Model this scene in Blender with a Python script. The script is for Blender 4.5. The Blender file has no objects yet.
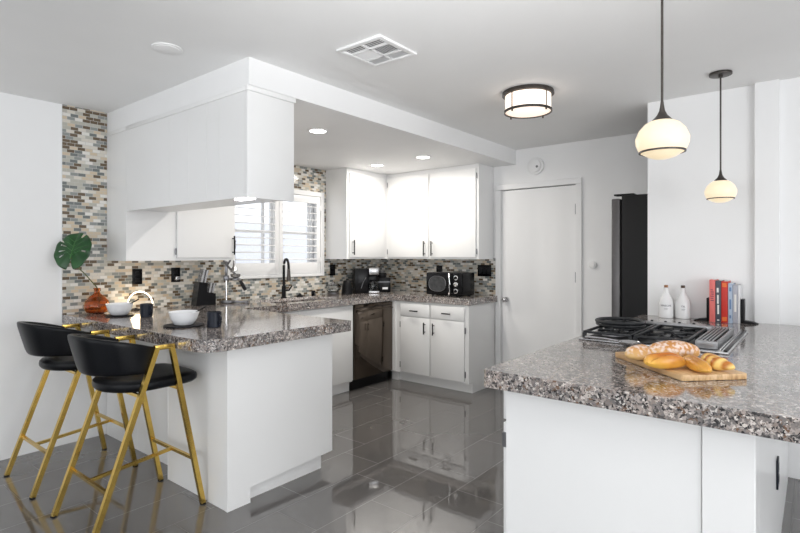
import bpy, bmesh, math, random
from mathutils import Vector, Matrix
random.seed(7)
C = bpy.context.scene.collection
PI = math.pi
sc = bpy.context.scene

# ------------------------------------------------------------------ camera
F_PX = 518.73
cam_d = bpy.data.cameras.new('camera'); cam = bpy.data.objects.new('camera', cam_d); C.objects.link(cam)
cam.location = (4.214, -4.9, 1.36)
cam.rotation_euler = (PI/2, 0, math.radians(38.745))
cam_d.sensor_fit = 'HORIZONTAL'; cam_d.sensor_width = 36.0
cam_d.lens = F_PX*36/800
cam_d.shift_y = -(266.5-255.2)/800
cam_d.clip_start = 0.05
sc.camera = cam

# ------------------------------------------------------------------ world, lights, exposure
w = bpy.data.worlds.new('daylight'); sc.world = w; w.use_nodes = True
nt = w.node_tree; bg = nt.nodes['Background']
bg.inputs['Color'].default_value = (0.93, 0.96, 1.0, 1); bg.inputs['Strength'].default_value = 1.5
sc.view_settings.view_transform = 'Standard'; sc.view_settings.look = 'None'
sc.view_settings.gamma = 1.0; sc.view_settings.use_curve_mapping = False
sc.view_settings.exposure = 0.17

def area(name, loc, rot, sx, sy, power, col=(1, 1, 1)):
    d = bpy.data.lights.new(name, 'AREA'); d.shape = 'RECTANGLE'; d.size = sx; d.size_y = sy
    d.energy = power; d.color = col
    o = bpy.data.objects.new(name, d); C.objects.link(o); o.location = loc; o.rotation_euler = rot
    return o
# added area fills standing in for daylight from unseen windows on the dining side
area('daylight_fill_rear', (3.6, -7.36, 1.35), (math.radians(120), 0, 0), 5.2, 1.9, 40, (0.96, 0.98, 1.0))
area('daylight_fill_side', (7.36, -4.6, 1.3), (math.radians(112), 0, PI/2), 3.2, 2.1, 88, (0.97, 0.985, 1.0))

# unseen spot added to brighten the ceiling with bounced light
fl_d = bpy.data.lights.new('ceiling_fill', 'SPOT'); fl_d.energy = 150; fl_d.spot_size = math.radians(84); fl_d.spot_blend = 1.0; fl_d.shadow_soft_size = .12
fl_o = bpy.data.objects.new('ceiling_fill', fl_d); C.objects.link(fl_o); fl_o.location = (4.1, -4.6, 1.55)
fl_o.rotation_euler = (Vector((3.5, -3.8, 2.44))-Vector(fl_o.location)).to_track_quat('-Z', 'Y').to_euler()

# ------------------------------------------------------------------ materials
def new_mat(name):
    m = bpy.data.materials.new(name); m.use_nodes = True
    return m, m.node_tree, m.node_tree.nodes['Principled BSDF']
def N(nt, t, **kw):
    n = nt.nodes.new(t)
    for k, v in kw.items(): setattr(n, k, v)
    return n
def math_n(nt, op, a, b=None, c=None):
    n = nt.nodes.new('ShaderNodeMath'); n.operation = op
    for i, v in enumerate((a, b, c)):
        if v is None: continue
        if isinstance(v, (int, float)): n.inputs[i].default_value = v
        else: nt.links.new(v, n.inputs[i])
    return n.outputs[0]
def ramp(nt, fac, stops, interp='LINEAR'):
    r = nt.nodes.new('ShaderNodeValToRGB'); r.color_ramp.interpolation = interp
    e = r.color_ramp.elements
    while len(e) < len(stops): e.new(0.5)
    for i, (p, c) in enumerate(stops):
        e[i].position = p; e[i].color = (*c, 1) if len(c) == 3 else c
    nt.links.new(fac, r.inputs[0]); return r.outputs[0]
def simple(name, col, rough=0.5, metal=0.0, var=0.03, scale=40, bump=0.0, coat=0.0, emit=None, es=0.0, ior=1.45, spec=0.5):
    m, nt, b = new_mat(name)
    tc = N(nt, 'ShaderNodeTexCoord'); no = N(nt, 'ShaderNodeTexNoise'); no.inputs['Scale'].default_value = scale
    nt.links.new(tc.outputs['Object'], no.inputs['Vector'])
    lo = tuple(max(0, c*(1-var)) for c in col); hi = tuple(min(1, c*(1+var)) for c in col)
    nt.links.new(ramp(nt, no.outputs['Fac'], [(0.3, lo), (0.7, hi)]), b.inputs['Base Color'])
    b.inputs['Roughness'].default_value = rough; b.inputs['Metallic'].default_value = metal
    b.inputs['IOR'].default_value = ior; b.inputs['Specular IOR Level'].default_value = spec
    b.inputs['Coat Weight'].default_value = coat; b.inputs['Coat Roughness'].default_value = 0.05
    if bump:
        bn = N(nt, 'ShaderNodeBump'); bn.inputs['Strength'].default_value = bump; bn.inputs['Distance'].default_value = 0.002
        nt.links.new(no.outputs['Fac'], bn.inputs['Height']); nt.links.new(bn.outputs[0], b.inputs['Normal'])
    if emit:
        b.inputs['Emission Color'].default_value = (*emit, 1); b.inputs['Emission Strength'].default_value = es
    return m

def granite():
    m, nt, b = new_mat('granite'); tc = N(nt, 'ShaderNodeTexCoord')
    def vor(scale, off):
        mp = N(nt, 'ShaderNodeMapping'); mp.inputs['Location'].default_value = off
        nt.links.new(tc.outputs['Object'], mp.inputs['Vector'])
        dn = N(nt, 'ShaderNodeTexNoise'); dn.inputs['Scale'].default_value = scale*0.8
        nt.links.new(mp.outputs[0], dn.inputs['Vector'])
        mx = N(nt, 'ShaderNodeVectorMath', operation='MULTIPLY_ADD'); mx.inputs[1].default_value = (0.02,)*3
        nt.links.new(dn.outputs['Color'], mx.inputs[0]); nt.links.new(mp.outputs[0], mx.inputs[2])
        v = N(nt, 'ShaderNodeTexVoronoi'); v.inputs['Scale'].default_value = scale
        nt.links.new(mx.outputs[0], v.inputs['Vector'])
        sp = N(nt, 'ShaderNodeSeparateColor'); nt.links.new(v.outputs['Color'], sp.inputs[0])
        return sp.outputs[0], sp.outputs[1]
    a, a2 = vor(75, (0, 0, 0)); c, c2 = vor(150, (3, 1, 2))
    base = ramp(nt, a, [(0, (.21, .195, .19)), (.2, (.33, .30, .285)), (.42, (.060, .058, .060)), (.6, (.45, .43, .415)), (.74, (.15, .145, .15)), (.9, (.14, .085, .055))], 'CONSTANT')
    fine = ramp(nt, c, [(0, (.36, .34, .33)), (.25, (.16, .155, .155)), (.48, (.015, .014, .016)), (.7, (.60, .585, .57)), (.82, (.22, .19, .175))], 'CONSTANT')
    big = N(nt, 'ShaderNodeTexNoise'); big.inputs['Scale'].default_value = 9; nt.links.new(tc.outputs['Object'], big.inputs['Vector'])
    mix = N(nt, 'ShaderNodeMix', data_type='RGBA'); nt.links.new(math_n(nt, 'GREATER_THAN', c2, 0.45), mix.inputs[0])
    nt.links.new(base, mix.inputs[6]); nt.links.new(fine, mix.inputs[7])
    m2 = N(nt, 'ShaderNodeMix', data_type='RGBA', blend_type='MULTIPLY'); m2.inputs[0].default_value = 1
    nt.links.new(mix.outputs[2], m2.inputs[6]); nt.links.new(ramp(nt, big.outputs['Fac'], [(.3, (.82, .80, .79)), (.7, (1.25, 1.16, 1.10))]), m2.inputs[7])
    nt.links.new(m2.outputs[2], b.inputs['Base Color'])
    b.inputs['Roughness'].default_value = 0.11; b.inputs['IOR'].default_value = 1.95; b.inputs['Coat Weight'].default_value = 0.25
    b.inputs['Coat Roughness'].default_value = 0.06
    return m

def mosaic():
    m, nt, b = new_mat('glass_mosaic'); g = N(nt, 'ShaderNodeNewGeometry'); s = N(nt, 'ShaderNodeSeparateXYZ')
    nt.links.new(g.outputs['Position'], s.inputs[0])
    W, H = 0.0508, 0.0236
    u = math_n(nt, 'DIVIDE', math_n(nt, 'ADD', s.outputs[0], s.outputs[1]), W)
    v = math_n(nt, 'DIVIDE', s.outputs[2], H)
    row = math_n(nt, 'FLOOR', v)
    wr = N(nt, 'ShaderNodeTexWhiteNoise', noise_dimensions='1D'); nt.links.new(row, wr.inputs['W'])
    off = math_n(nt, 'ADD', math_n(nt, 'MULTIPLY', row, 0.5), math_n(nt, 'MULTIPLY', wr.outputs['Value'], 0.25))
    uu = math_n(nt, 'ADD', u, off); col = math_n(nt, 'FLOOR', uu)
    cb = N(nt, 'ShaderNodeCombineXYZ'); nt.links.new(col, cb.inputs[0]); nt.links.new(row, cb.inputs[1])
    wn = N(nt, 'ShaderNodeTexWhiteNoise', noise_dimensions='3D'); nt.links.new(cb.outputs[0], wn.inputs['Vector'])
    c = ramp(nt, wn.outputs['Value'], [(0, (.66, .62, .55)), (.18, (.135, .098, .062)), (.34, (.265, .28, .27)), (.48, (.47, .455, .40)), (.62, (.60, .50, .37)), (.78, (.165, .18, .175)), (.88, (.74, .72, .68))], 'CONSTANT')
    fu = math_n(nt, 'FRACT', uu); fv = math_n(nt, 'FRACT', v)
    gu = math_n(nt, 'LESS_THAN', fu, 0.05); gv = math_n(nt, 'LESS_THAN', fv, 0.11)
    gm = math_n(nt, 'MAXIMUM', gu, gv)
    mx = N(nt, 'ShaderNodeMix', data_type='RGBA'); nt.links.new(gm, mx.inputs[0]); nt.links.new(c, mx.inputs[6]); mx.inputs[7].default_value = (.50, .49, .46, 1)
    nt.links.new(mx.outputs[2], b.inputs['Base Color'])
    nt.links.new(math_n(nt, 'ADD', math_n(nt, 'MULTIPLY', gm, 0.5), 0.13), b.inputs['Roughness'])
    bn = N(nt, 'ShaderNodeBump'); bn.inputs['Strength'].default_value = 0.25; bn.inputs['Distance'].default_value = 0.002
    nt.links.new(math_n(nt, 'SUBTRACT', 1, gm), bn.inputs['Height']); nt.links.new(bn.outputs[0], b.inputs['Normal'])
    return m

def floor_tiles():
    m, nt, b = new_mat('polished_porcelain_tile'); g = N(nt, 'ShaderNodeNewGeometry'); s = N(nt, 'ShaderNodeSeparateXYZ')
    nt.links.new(g.outputs['Position'], s.inputs[0])
    W, L = 0.3048, 0.6096
    u = math_n(nt, 'DIVIDE', math_n(nt, 'SUBTRACT', s.outputs[0], 0.762), W); col = math_n(nt, 'FLOOR', u)
    v = math_n(nt, 'ADD', math_n(nt, 'DIVIDE', math_n(nt, 'SUBTRACT', s.outputs[1], 0.09), L), math_n(nt, 'MULTIPLY', col, 0.3333))
    row = math_n(nt, 'FLOOR', v)
    fu = math_n(nt, 'FRACT', u); fv = math_n(nt, 'FRACT', v)
    gm = math_n(nt, 'MAXIMUM', math_n(nt, 'LESS_THAN', fu, 0.011), math_n(nt, 'LESS_THAN', fv, 0.0055))
    cb = N(nt, 'ShaderNodeCombineXYZ'); nt.links.new(col, cb.inputs[0]); nt.links.new(row, cb.inputs[1])
    wn = N(nt, 'ShaderNodeTexWhiteNoise', noise_dimensions='3D'); nt.links.new(cb.outputs[0], wn.inputs['Vector'])
    no = N(nt, 'ShaderNodeTexNoise'); no.inputs['Scale'].default_value = 5; no.inputs['Detail'].default_value = 4
    nt.links.new(g.outputs['Position'], no.inputs['Vector'])
    f = math_n(nt, 'ADD', math_n(nt, 'MULTIPLY', wn.outputs['Value'], 0.4), math_n(nt, 'MULTIPLY', no.outputs['Fac'], 0.6))
    c = ramp(nt, f, [(0.2, (.118, .111, .107)), (0.8, (.138, .130, .124))])
    mx = N(nt, 'ShaderNodeMix', data_type='RGBA'); nt.links.new(gm, mx.inputs[0]); nt.links.new(c, mx.inputs[6]); mx.inputs[7].default_value = (.135, .13, .125, 1)
    nt.links.new(mx.outputs[2], b.inputs['Base Color'])
    nt.links.new(math_n(nt, 'ADD', math_n(nt, 'MULTIPLY', gm, 0.5), 0.035), b.inputs['Roughness'])
    b.inputs['IOR'].default_value = 2.1
    return m

def wood_board():
    m, nt, b = new_mat('board_wood'); tc = N(nt, 'ShaderNodeTexCoord'); mp = N(nt, 'ShaderNodeMapping')
    mp.inputs['Scale'].default_value = (3, 40, 12); nt.links.new(tc.outputs['Object'], mp.inputs['Vector'])
    no = N(nt, 'ShaderNodeTexNoise'); no.inputs['Scale'].default_value = 2.5; no.inputs['Detail'].default_value = 6
    nt.links.new(mp.outputs[0], no.inputs['Vector'])
    nt.links.new(ramp(nt, no.outputs['Fac'], [(.3, (.42, .23, .10)), (.5, (.62, .40, .20)), (.7, (.72, .50, .28))]), b.inputs['Base Color'])
    b.inputs['Roughness'].default_value = 0.45
    return m

def bread(name, dark, light, sugar=False, scale=9, stripes=0):
    m, nt, b = new_mat(name); tc = N(nt, 'ShaderNodeTexCoord')
    no = N(nt, 'ShaderNodeTexNoise'); no.inputs['Scale'].default_value = scale; no.inputs['Detail'].default_value = 5
    nt.links.new(tc.outputs['Object'], no.inputs['Vector'])
    s = N(nt, 'ShaderNodeSeparateXYZ'); nt.links.new(tc.outputs['Object'], s.inputs[0])
    f = math_n(nt, 'ADD', no.outputs['Fac'], math_n(nt, 'MULTIPLY', s.outputs[2], 10))
    if stripes: f = math_n(nt, 'ADD', f, math_n(nt, 'MULTIPLY', math_n(nt, 'SINE', math_n(nt, 'MULTIPLY', s.outputs[0], stripes)), .22))
    c = ramp(nt, f, [(.60, light), (.82, tuple(a*.45+d*.55 for a, d in zip(light, dark))), (1.02, dark)])
    if sugar:
        n2 = N(nt, 'ShaderNodeTexNoise'); n2.inputs['Scale'].default_value = 70; n2.inputs['Detail'].default_value = 3
        nt.links.new(tc.outputs['Object'], n2.inputs['Vector'])
        k = math_n(nt, 'MULTIPLY', ramp(nt, n2.outputs['Fac'], [(.44, (0, 0, 0)), (.6, (1, 1, 1))]), ramp(nt, math_n(nt, 'MULTIPLY', s.outputs[2], 20), [(.3, (0, 0, 0)), (.8, (1, 1, 1))]))
        mx = N(nt, 'ShaderNodeMix', data_type='RGBA'); nt.links.new(math_n(nt, 'MULTIPLY', k, 0.75), mx.inputs[0]); nt.links.new(c, mx.inputs[6]); mx.inputs[7].default_value = (.88, .78, .74, 1)
        c = mx.outputs[2]
    nt.links.new(c, b.inputs['Base Color']); b.inputs['Roughness'].default_value = 0.5 if sugar else 0.3
    bn = N(nt, 'ShaderNodeBump'); bn.inputs['Strength'].default_value = 0.3; bn.inputs['Distance'].default_value = 0.004
    nt.links.new(no.outputs['Fac'], bn.inputs['Height']); nt.links.new(bn.outputs[0], b.inputs['Normal'])
    return m

def leaf_mat():
    m, nt, b = new_mat('leaf_green'); tc = N(nt, 'ShaderNodeTexCoord')
    no = N(nt, 'ShaderNodeTexNoise'); no.inputs['Scale'].default_value = 14; nt.links.new(tc.outputs['Object'], no.inputs['Vector'])
    nt.links.new(ramp(nt, no.outputs['Fac'], [(.3, (.004, .040, .008)), (.7, (.016, .090, .018))]), b.inputs['Base Color'])
    b.inputs['Roughness'].default_value = 0.3
    return m

def glass(name, col, rough=0.02, thin=False, trans=1.0):
    m, nt, b = new_mat(name); b.inputs['Base Color'].default_value = (*col, 1)
    b.inputs['Transmission Weight'].default_value = trans; b.inputs['Roughness'].default_value = rough
    b.inputs['IOR'].default_value = 1.03 if thin else 1.45
    return m

M = {}
M['wall'] = simple('wall_paint', (.85, .85, .85), 0.6, var=.01, scale=3, bump=.05)
M['ceil'] = simple('ceiling_paint', (.88, .88, .875), 0.7, var=.01, scale=3)
M['cab'] = simple('white_lacquer', (.82, .82, .815), 0.28, var=.01, scale=2, coat=.15)
M['trim'] = simple('white_gloss_trim', (.82, .82, .82), 0.35, var=.01, scale=2)
M['granite'] = granite(); M['mosaic'] = mosaic(); M['floor'] = floor_tiles()
M['brass'] = simple('brushed_brass', (.66, .45, .11), 0.2, 1.0, var=.08, scale=25)
M['leather'] = simple('black_leatherette', (.004, .0045, .006), 0.34, var=.2, scale=120, bump=.03, spec=.2)
M['black'] = simple('black_plastic', (.004, .004, .005), 0.25, var=.1, spec=.25)
M['matte_black'] = simple('matte_black_metal', (.006, .006, .007), 0.42, var=.15, spec=.25)
M['iron'] = simple('cast_iron', (.018, .019, .021), 0.4, var=.25, scale=150, bump=.2, spec=.4)
M['steel'] = simple('brushed_steel', (.55, .55, .56), 0.25, 1.0, var=.05, scale=90)
M['dark_steel'] = simple('dark_steel', (.20, .20, .21), 0.3, 1.0, var=.08)
M['rail'] = simple('grey_satin_metal', (.33, .33, .34), .35, .8, var=.05)
M['chrome'] = simple('chrome', (.8, .8, .8), 0.08, 1.0, var=.01)
M['bronze'] = simple('oil_rubbed_bronze', (.075, .066, .06), 0.38, 0.7, var=.15)
M['dw'] = simple('black_stainless', (.13, .105, .085), 0.07, 1.0, var=.04, scale=6)
M['fridge'] = simple('fridge_side_black', (.010, .010, .011), 0.45, var=.1, scale=200, bump=.1, spec=.3)
M['fridge_door'] = simple('fridge_door_grey', (.11, .105, .105), 0.35, .5, var=.05)
M['ceramic'] = simple('white_ceramic', (.84, .85, .87), 0.15, var=.01, coat=.3)
M['navy'] = simple('dark_stoneware', (.010, .013, .022), 0.35, var=.15, spec=.3)
M['slate'] = simple('slate', (.006, .006, .009), 0.5, var=.2, spec=.25)
M['board'] = wood_board(); M['leaf'] = leaf_mat()
M['stem'] = simple('stem_green', (.10, .12, .03), 0.5, var=.2)
M['vein'] = simple('leaf_vein', (.06, .19, .05), 0.4, var=.1)
M['amber'] = glass('amber_glass', (.80, .36, .10), 0.04)
M['clear'] = glass('clear_glass', (.9, .92, .93), 0.02)
M['pane'] = glass('window_glass', (.98, .99, 1), 0.0, thin=True)
M['shade'] = simple('opal_glass', (.5, .47, .4), 0.3, var=.01, emit=(1.0, .80, .50), es=.62)
M['drum'] = simple('fabric_drum_shade', (.9, .85, .8), 0.6, var=.02, emit=(1.0, .80, .64), es=.9)
M['bulb_white'] = simple('lamp_lens', (1, 1, 1), 0.4, var=0, emit=(1, .97, .92), es=9)
M['neon'] = simple('led_tube', (1, .9, .7), 0.3, var=0, emit=(1, .82, .60), es=5)
M['bottle'] = simple('white_glazed_bottle', (.80, .80, .80), 0.22, var=.01)
M['cork'] = simple('cork_tan', (.28, .13, .06), 0.7, var=.2)
M['cork_dark'] = simple('cork_dark', (.075, .045, .035), 0.7, var=.2)
M['ink'] = simple('ink', (.05, .055, .08), 0.6)
M['page'] = simple('paper', (.78, .76, .72), 0.8, var=.05, scale=200)
M['bread_gloss'] = bread('bread_glossy_crust', (.46, .14, .015), (.88, .50, .09))
M['bread_sugar'] = bread('bread_sugar_crust', (.55, .24, .06), (.85, .55, .22), True)
M['bread_pale'] = bread('bread_pale_crust', (.50, .17, .02), (.93, .66, .22), scale=12, stripes=200)
M['gap_shade'] = simple('dark_gap', (.05, .05, .05), 0.8)
M['vent_dark'] = simple('vent_dark', (.045, .045, .05), 0.7)
M['stucco'] = simple('lavender_stucco', (.76, .77, .83), 0.9, var=.05, scale=30)
M['concrete'] = simple('pale_paving', (.55, .54, .53), 0.9, var=.1, scale=8)
M['sink'] = simple('dark_granite_sink', (.05, .048, .045), 0.35, var=.3, scale=300)

# ------------------------------------------------------------------ mesh builder
class MB:
    def __init__(s): s.bm = bmesh.new()
    def _add(s, bm2, mtx=None):
        me = bpy.data.meshes.new('tmp')
        if mtx is not None: bmesh.ops.transform(bm2, matrix=mtx, verts=bm2.verts)
        bm2.to_mesh(me); bm2.free(); s.bm.from_mesh(me); bpy.data.meshes.remove(me); return s
    def box(s, x0, x1, y0, y1, z0, z1, bev=0.0, seg=2, mtx=None):
        b = bmesh.new(); bmesh.ops.create_cube(b, size=1)
        for v in b.verts: v.co = Vector(((x0+x1)/2+v.co.x*(x1-x0), (y0+y1)/2+v.co.y*(y1-y0), (z0+z1)/2+v.co.z*(z1-z0)))
        if bev: bmesh.ops.bevel(b, geom=b.edges[:], offset=bev, segments=seg, affect='EDGES', profile=.5)
        return s._add(b, mtx)
    def cyl(s, c, r, h, axis='z', seg=32, r2=None, bev=0.0, mtx=None):
        b = bmesh.new(); bmesh.ops.create_cone(b, cap_ends=True, segments=seg, radius1=r, radius2=r if r2 is None else r2, depth=h)
        if bev:
            ed = [e for e in b.edges if abs(e.verts[0].co.z-e.verts[1].co.z) < 1e-6]
            bmesh.ops.bevel(b, geom=ed, offset=bev, segments=2, affect='EDGES', profile=.5)
        R = {'z': Matrix(), 'x': Matrix.Rotation(PI/2, 4, 'Y'), 'y': Matrix.Rotation(-PI/2, 4, 'X')}[axis]
        m = Matrix.Translation(Vector(c)) @ R
        return s._add(b, (mtx @ m) if mtx is not None else m)
    def lathe(s, prof, c=(0, 0, 0), seg=40, mtx=None):
        b = bmesh.new(); rings = []
        for r, z in prof:
            if r < 1e-5: rings.append([b.verts.new((0, 0, z))])
            else: rings.append([b.verts.new((r*math.cos(2*PI*i/seg), r*math.sin(2*PI*i/seg), z)) for i in range(seg)])
        for a, d in zip(rings, rings[1:]):
            for i in range(seg):
                j = (i+1) % seg
                if len(a) == 1 and len(d) == 1: continue
                if len(a) == 1: b.faces.new((a[0], d[j], d[i]))
                elif len(d) == 1: b.faces.new((a[i], a[j], d[0]))
                else: b.faces.new((a[i], a[j], d[j], d[i]))
        bmesh.ops.recalc_face_normals(b, faces=b.faces)
        m = Matrix.Translation(Vector(c))
        return s._add(b, (mtx @ m) if mtx is not None else m)
    def tube(s, pts, r, seg=12, square=False, closed=False, ry=None):
        pts = [Vector(p) for p in pts]; n = len(pts); b = bmesh.new(); rings = []
        if square: seg = 4
        for i, p in enumerate(pts):
            if closed: t = (pts[(i+1) % n]-pts[i-1]).normalized()
            elif i == 0: t = (pts[1]-p).normalized()
            elif i == n-1: t = (p-pts[-2]).normalized()
            else: t = ((pts[i+1]-p).normalized()+(p-pts[i-1]).normalized()).normalized()
            up = Vector((0, 0, 1)) if abs(t.z) < 0.97 else Vector((1, 0, 0))
            if square and abs(t.z) > 0.3: up = Vector((1, 0, 0))
            sx = t.cross(up).normalized(); sy = sx.cross(t).normalized()
            rr = r[i] if isinstance(r, (list, tuple)) else r; r2 = ry if ry else rr
            k = 1.0
            if 0 < i < n-1 and square:
                ct = (pts[i+1]-p).normalized().dot((p-pts[i-1]).normalized()); k = 1/max(.35, math.sqrt((1+ct)/2))
            ring = []
            for j in range(seg):
                a = 2*PI*(j+(.5 if square else 0))/seg; q = math.sqrt(2) if square else 1
                ring.append(b.verts.new(p+sx*math.cos(a)*rr*q+sy*math.sin(a)*r2*q*1.0))
            rings.append(ring)
        m = n if closed else n-1
        for i in range(m):
            A, D = rings[i], rings[(i+1) % n]
            for j in range(seg):
                k2 = (j+1) % seg; b.faces.new((A[j], A[k2], D[k2], D[j]))
        if not closed: b.faces.new(rings[0][::-1]); b.faces.new(rings[-1])
        bmesh.ops.recalc_face_normals(b, faces=b.faces)
        return s._add(b)
    def prism(s, poly, z0, z1, bev=0.0, seg=3, mtx=None):
        b = bmesh.new(); lo = [b.verts.new((x, y, z0)) for x, y in poly]
        f = b.faces.new(lo); r = bmesh.ops.extrude_face_region(b, geom=[f])
        for v in [g for g in r['geom'] if isinstance(g, bmesh.types.BMVert)]: v.co.z = z1
        bmesh.ops.recalc_face_normals(b, faces=b.faces)
        if bev:
            ed = [e for e in b.edges if abs(e.verts[0].co.z-e.verts[1].co.z) < 1e-6]
            bmesh.ops.bevel(b, geom=ed, offset=bev, segments=seg, affect='EDGES', profile=.5)
        return s._add(b, mtx)
    def ball(s, c, rx, ry, rz, mtx=None):
        b = bmesh.new(); bmesh.ops.create_uvsphere(b, u_segments=28, v_segments=16, radius=1)
        for v in b.verts: v.co = Vector((c[0]+v.co.x*rx, c[1]+v.co.y*ry, c[2]+v.co.z*rz))
        return s._add(b, mtx)
    def build(s, name, mat, parent=None, smooth=True):
        me = bpy.data.meshes.new(name)
        bmesh.ops.recalc_face_normals(s.bm, faces=s.bm.faces)
        s.bm.to_mesh(me); s.bm.free(); me.materials.append(mat)
        if smooth:
            me.polygons.foreach_set('use_smooth', [True]*len(me.polygons))
            me.set_sharp_from_angle(angle=math.radians(35))
        o = bpy.data.objects.new(name, me); C.objects.link(o)
        if parent: o.parent = parent
        return o

def tag(o, label, cat, group=None, kind=None):
    o['label'] = label; o['category'] = cat
    if group: o['group'] = group
    if kind: o['kind'] = kind
    return o
def thing(name, label, cat, loc=(0, 0, 0), rotz=0.0, group=None):
    o = bpy.data.objects.new(name, None); o.empty_display_size = .05; C.objects.link(o)
    o.location = loc; o.rotation_euler = (0, 0, rotz); return tag(o, label, cat, group)
def struct(name, mb, mat, parent=None, smooth=False):
    o = mb.build(name, mat, parent, smooth)
    if not parent: o['kind'] = 'structure'
    return o
def dup(root, loc, rotz, label, sub=None):
    r = root.copy(); C.objects.link(r); r.location = loc; r.rotation_euler = (0, 0, rotz); r['label'] = label
    for ch in list(root.children):
        c = ch.copy(); C.objects.link(c); c.parent = r
        for g in list(ch.children):
            d = g.copy(); C.objects.link(d); d.parent = c
    return r
def bars(mb, *segs):
    for a in segs: mb.box(*a)
    return mb

# ================================================================== THE ROOM
ZC = 0.936; ZU = 0.87; CE = 2.44; SF = 2.29
struct('floor', MB().box(0, 7.5, -7.5, .15, -.1, 0), M['floor'])
struct('ceiling', MB().box(0, 7.5, -7.5, 0, CE, CE+.1), M['ceil'])
WY0, WY1, WZ0, WZ1 = -2.214, -1.0, 1.137, 2.04
wl = MB().box(-.15, 0, -7.5, WY0+.03, 0, CE).box(-.15, 0, WY1-.03, 0.15, 0, CE).box(-.15, 0, WY0+.03, WY1-.03, 0, WZ0+.03).box(-.15, 0, WY0+.03, WY1-.03, WZ1-.03, CE)
struct('wall_left', wl, M['wall'])
DX0, DX1, DZ = 1.647, 2.425, 2.03
wb = MB().box(0, DX0-.01, 0, .15, 0, CE).box(DX1+.01, 7.5, 0, .15, 0, CE).box(DX0-.01, DX1+.01, 0, .15, DZ+.01, CE)
struct('wall_back', wb, M['wall'])
wp = MB().box(3.281, 3.912, -.93, -.81, 0, CE).box(3.912, 4.038, -.965, -.81, 0, CE).box(4.038, 7.5, -.93, -.81, 0, CE)
struct('wall_partition', wp, M['wall'])
# unseen walls of the dining side, with openings made for the fill lights
wr = MB().box(7.5, 7.65, -7.5, -6.25, 0, CE).box(7.5, 7.65, -1.55, .15, 0, CE).box(7.5, 7.65, -6.25, -1.55, 0, .22).box(7.5, 7.65, -6.25, -1.55, 2.38, CE)
struct('wall_right', wr, M['wall'])
wq = MB().box(-.15, .95, -7.65, -7.5, 0, CE).box(6.25, 7.65, -7.65, -7.5, 0, CE).box(.95, 6.25, -7.65, -7.5, 0, .35).box(.95, 6.25, -7.65, -7.5, 2.35, CE)
struct('wall_front', wq, M['wall'])
w2 = MB()  # unseen window frames, added around the rear and side fill lights
for x in (.95, 2.7, 4.45, 6.2): w2.box(x, x+.05, -7.62, -7.56, .35, 2.35)
w2.box(.95, 6.25, -7.62, -7.56, .35, .4).box(.95, 6.25, -7.62, -7.56, 2.3, 2.35); struct('added_window_2', w2, M['trim'])
w3 = MB()
for y in (-6.25, -3.92, -1.6): w3.box(7.56, 7.62, y, y+.05, .22, 2.38)
w3.box(7.56, 7.62, -6.25, -1.55, .22, .27).box(7.56, 7.62, -6.25, -1.55, 2.33, 2.38); struct('added_window_3', w3, M['trim'])
# dropped soffit over the cooking corner
struct('ceiling_soffit', MB().box(0, 1.808, -3.215, 0, SF, CE), M['wall'])
# mosaic
t1 = MB().box(0, .008, -3.519, -3.218, ZC, CE).box(0, .008, -3.218, WY0, ZC, 1.33).box(0, .008, WY0, WY1, ZC, WZ0).box(0, .008, WY1, -.0, ZC, SF)
t1.box(0, .008, -2.32, WY0, 1.33, SF).box(0, .008, WY0, WY1, WZ1, SF)
struct('trim_1', t1, M['mosaic'])
struct('trim_2', MB().box(.008, 1.605, -.008, 0, ZC, 1.33), M['mosaic'])
struct('trim_3', MB().box(0, .010, -3.524, -3.519, ZU, CE), M['trim'])
# baseboards
struct('baseboard_back', MB().box(2.49, 3.0, -.012, 0, 0, .08), M['trim'])

# door in the back wall
dr = MB().box(DX0, DX1, .012, .05, .008, DZ); door = struct('door_1', dr, M['trim'])
dl = MB().cyl((DX0+.055, -.004, .9), .026, .03, 'y').cyl((DX0+.055, -.03, .9), .009, .05, 'y').ball((DX0+.055, -.055, .9), .027, .024, .027)
dk = dl.build('door_handle', M['steel'], door); dk['label'] = 'round brushed steel knob'
for z in (.35, 1.15, 1.80):
    dh = MB().box(DX1-.004, DX1+.012, .0, .014, z-.045, z+.045).cyl((DX1+.004, -.003, z), .006, .10).build('hinge', M['dark_steel'], door)
cs = MB().box(DX0-.065, DX0-.008, -.018, 0, 0, DZ+.0075, .003).box(DX1+.008, DX1+.065, -.018, 0, 0, DZ+.0075, .003).box(DX0-.065, DX1+.065, -.018, 0, DZ+.008, DZ+.065, .003)
cs.box(DX0-.01, DX0-.004, 0, .05, 0, DZ).box(DX1+.004, DX1+.01, 0, .05, 0, DZ)
struct('door_frame', cs, M['trim'], door)
struct('door_gap', MB().box(DX0-.006, DX1+.006, .05, .06, 0, DZ+.008), M['gap_shade'], door)  # dark sheet behind the slab, stands in for shade in the door gaps

# ------------------------------------------------------------------ window with plantation shutters
win = struct('window_1', bars(MB(), (-.012, .028, WY0, WY0+.05, WZ0, WZ1, .004), (-.012, .028, WY1-.05, WY1, WZ0, WZ1, .004),
             (-.012, .028, WY0+.0505, WY1-.0505, WZ1-.05, WZ1, .004), (-.012, .028, WY0+.0505, WY1-.0505, WZ0, WZ0+.03, .004), (-.11, -.10, WY0+.03, WY1-.03, 1.58, 1.60)), M['trim'])
MB().box(-.118, -.112, WY0+.03, WY1-.03, WZ0+.03, WZ1-.03).build('window_pane', M['pane'], win)
fr = MB()
for y in (WY0+.03, -1.72, -1.12, WY1-.075): fr.box(-.125, -.095, y, y+.022, WZ0+.03, WZ1-.03)
fr.box(-.125, -.095, -1.62, -1.56, WZ0+.03, WZ1-.03).box(-.125, -.095, WY0+.03, WY1-.03, WZ0+.03, WZ0+.07).box(-.125, -.095, WY0+.03, WY1-.03, WZ1-.07, WZ1-.03)
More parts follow.
